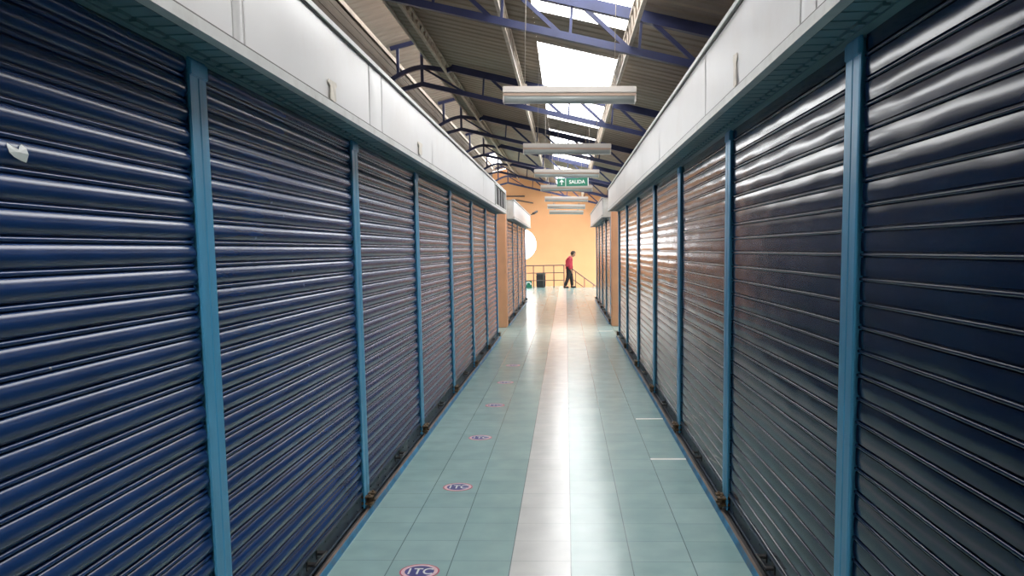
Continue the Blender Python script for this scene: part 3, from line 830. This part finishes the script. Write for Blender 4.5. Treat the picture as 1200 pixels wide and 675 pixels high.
# local frame: facing +X, feet on z=0; s=-1 near arm (towards camera), s=+1 far arm
J = {
 'pelvis': ((.00, 0, .80), (.105, .13)), 'waist': ((-.005, 0, .92), (.11, .125)), 'chest': ((.005, 0, 1.08), (.12, .145)),
 'upper': ((.035, 0, 1.19), (.10, .135)), 'neck': ((.085, 0, 1.265), .064), 'head0': ((.135, 0, 1.315), .06),
}
E_ = [('pelvis', 'waist'), ('waist', 'chest'), ('chest', 'upper'), ('upper', 'neck'), ('neck', 'head0')]
for s, nm, leg in ((-1, 'n', ((.00, .79), (-.045, .43), (-.17, .075))), (1, 'f', ((.02, .79), (.085, .43), (.12, .075)))):
    J['hip'+nm] = ((leg[0][0], s*.075, leg[0][1]-.03), .098); J['knee'+nm] = ((leg[1][0], s*.08, leg[1][1]), .068); J['ank'+nm] = ((leg[2][0], s*.08, leg[2][1]), .048)
    J['toe'+nm] = ((leg[2][0]+.13, s*.085, .035), .032)
    E_ += [('pelvis', 'hip'+nm), ('hip'+nm, 'knee'+nm), ('knee'+nm, 'ank'+nm), ('ank'+nm, 'toe'+nm)]
    J['sh'+nm] = ((.045, s*.165, 1.175), .062); J['el'+nm] = ((.00, s*.215, .93), .05); J['wr'+nm] = ((.08, s*.195, .74), .032)
    J['palm'+nm] = ((.105, s*.18, .68), (.024, .036))
    E_ += [('upper', 'sh'+nm), ('sh'+nm, 'el'+nm), ('el'+nm, 'wr'+nm), ('wr'+nm, 'palm'+nm)]
man = thing('person', 'man in red long-sleeved top and black trousers walking with head bowed', 'person', (.125, 35.02, 0))
body = skin_mesh('body', J, E_, M['skin'], man)
# head and hands joined to the same body mesh
bm = bmesh.new(); bm.from_mesh(body.data)
def ball(c, r, rot=None, seg=16):
    mat = Matrix.Translation(c)
    if rot is not None: mat = mat @ rot
    mat = mat @ Matrix.Diagonal((r[0], r[1], r[2], 1))
    res = bmesh.ops.create_uvsphere(bm, u_segments=seg, v_segments=seg//2+2, radius=1, matrix=mat)
    for v in res['verts']:
        for f in v.link_faces: f.smooth = True
HR = Matrix.Rotation(math.radians(32), 4, 'Y')          # head bowed forward
HC = Vector((.165, 0, 1.365))
def hp_(x, y, z): return HC + (HR @ Vector((x, y, z)))
ball(HC, (.098, .079, .114), HR)                        # skull
ball(hp_(.03, 0, -.055), (.055, .055, .055), HR)        # jaw
ball(hp_(.095, 0, -.015), (.018, .012, .022), HR, 10)   # nose
ball(hp_(.085, 0, -.058), (.010, .024, .007), HR, 8)    # lips
for s in (-1, 1):
    ball(hp_(.0, s*.076, -.01), (.018, .008, .028), HR, 8)      # ears
    ball(hp_(.078, s*.03, .012), (.012, .014, .009), HR, 8)     # brow/eye lids
    # fingers and thumb, slightly curled
    for q in range(4):
        L_ = (.062, .070, .066, .052)[q]
        p0 = Vector((.125-.0, s*(.18), .655)) + Vector((-.026+.018*q, -s*.004, -.012+.004*abs(q-1.5)))
        bm_tube(bm, [p0+Vector((0, 0, .025)), p0, p0+Vector((.006, -s*.008, -L_*.5)), p0+Vector((.004, -s*.022, -L_*.92))], [.008, .0085, .008, .006], 6)
    p0 = Vector((.128, s*.172, .70)); bm_tube(bm, [p0+Vector((-.015, 0, .01)), p0, p0+Vector((.02, -s*.008, -.03)), p0+Vector((.022, -s*.012, -.055))], [.010, .010, .009, .007], 6)
bm.to_mesh(body.data); bm.free()
# hair cap
bm = bmesh.new()
ball(hp_(-.012, 0, .022), (.106, .09, .112), HR, 20)
for v in [v for v in bm.verts if (HR.inverted() @ (v.co-HC)).x > .045 and (HR.inverted() @ (v.co-HC)).z < .055 or (HR.inverted() @ (v.co-HC)).z < -.06]: bm.verts.remove(v)
finish('hair', bm, M['hair'], man)
# clothes: slightly larger skins following the body
def grow(keys, edges, dr, name, mat, over=None):
    jj = {}
    for k_ in keys:
        p, r = J[k_]; r = (r, r) if isinstance(r, (int, float)) else r
        jj[k_] = ((over or {}).get(k_, p), (r[0]+dr, r[1]+dr))
    return skin_mesh(name, jj, edges, mat, man)
keys = ['waist', 'chest', 'upper', 'shn', 'eln', 'wrn', 'shf', 'elf', 'wrf', 'hem', 'collar']
J['hem'] = ((.0, 0, .775), (.105, .128)); J['collar'] = ((.085, 0, 1.25), (.045, .05))
grow(keys, [('waist', 'chest'), ('chest', 'upper'), ('upper', 'collar'), ('upper', 'shn'), ('shn', 'eln'), ('eln', 'wrn'), ('upper', 'shf'), ('shf', 'elf'), ('elf', 'wrf'), ('hem', 'waist')], .030, 'long_sleeved_top', M['shirt'])
ov = {k_: (Vector(J[k_][0]) + Vector((0, 0, -.012))) for k_ in ('ankn', 'ankf')}
grow(['pelvis', 'hipn', 'kneen', 'ankn', 'hipf', 'kneef', 'ankf'], [('pelvis', 'hipn'), ('hipn', 'kneen'), ('kneen', 'ankn'), ('pelvis', 'hipf'), ('hipf', 'kneef'), ('kneef', 'ankf')], .016, 'trousers', M['trousers'], ov)
for nm, s, x in (('n', -1, -.17), ('f', 1, .12)):
    bm = bmesh.new()
    bm_box(bm, x-.07, x+.16, s*.082-.045, s*.082+.045, 0, .022, bev=.008)
    ball((x+.075, s*.082, .042), (.082, .044, .036)); ball((x-.01, s*.082, .06), (.06, .045, .05))
    finish('shoe', bm, M['shoe'], man)

# ------------------------------------------------------------------ light: overcast sky through the roof sheets
w = bpy.data.worlds.new('World'); SC.world = w; w.use_nodes = True
bg = w.node_tree.nodes['Background']; bg.inputs['Color'].default_value = (1.0, .965, .925, 1); bg.inputs['Strength'].default_value = 8.0

# ------------------------------------------------------------------ camera
F_PX, YAW, PITCHC, ROLL, PY, H = 1007.2, .064, .1078, .0171, 402.5, 1.5525
cy, sy = math.cos(YAW), math.sin(YAW)
fwd = Vector((-sy, cy, 0)); right = Vector((cy, sy, 0)); up = Vector((0, 0, 1))
f2 = fwd*math.cos(PITCHC) - up*math.sin(PITCHC); u2 = up*math.cos(PITCHC) + fwd*math.sin(PITCHC)
r3 = right*math.cos(ROLL) - u2*math.sin(ROLL); u3 = u2*math.cos(ROLL) + right*math.sin(ROLL)
cd = bpy.data.cameras.new('camera'); cam = bpy.data.objects.new('camera', cd); COL.objects.link(cam)
cam.matrix_world = Matrix(((r3.x, u3.x, -f2.x, 0), (r3.y, u3.y, -f2.y, 0), (r3.z, u3.z, -f2.z, H), (0, 0, 0, 1)))
cd.sensor_width = 36; cd.lens = F_PX/1200*36; cd.shift_y = (PY-337.5)/1200; cd.clip_start = .05; cd.clip_end = 200
SC.camera = cam

vs_ = SC.view_settings
vs_.view_transform = 'Standard'; vs_.look = 'None'; vs_.gamma = 1; vs_.use_curve_mapping = False; vs_.exposure = 0.0
SC.cycles.use_denoising = True
SC.cycles.max_bounces = 10; SC.cycles.diffuse_bounces = 6; SC.cycles.glossy_bounces = 5; SC.cycles.transparent_max_bounces = 12
SC.cycles.caustics_reflective = False; SC.cycles.caustics_refractive = False
SC.cycles.sample_clamp_indirect = 8
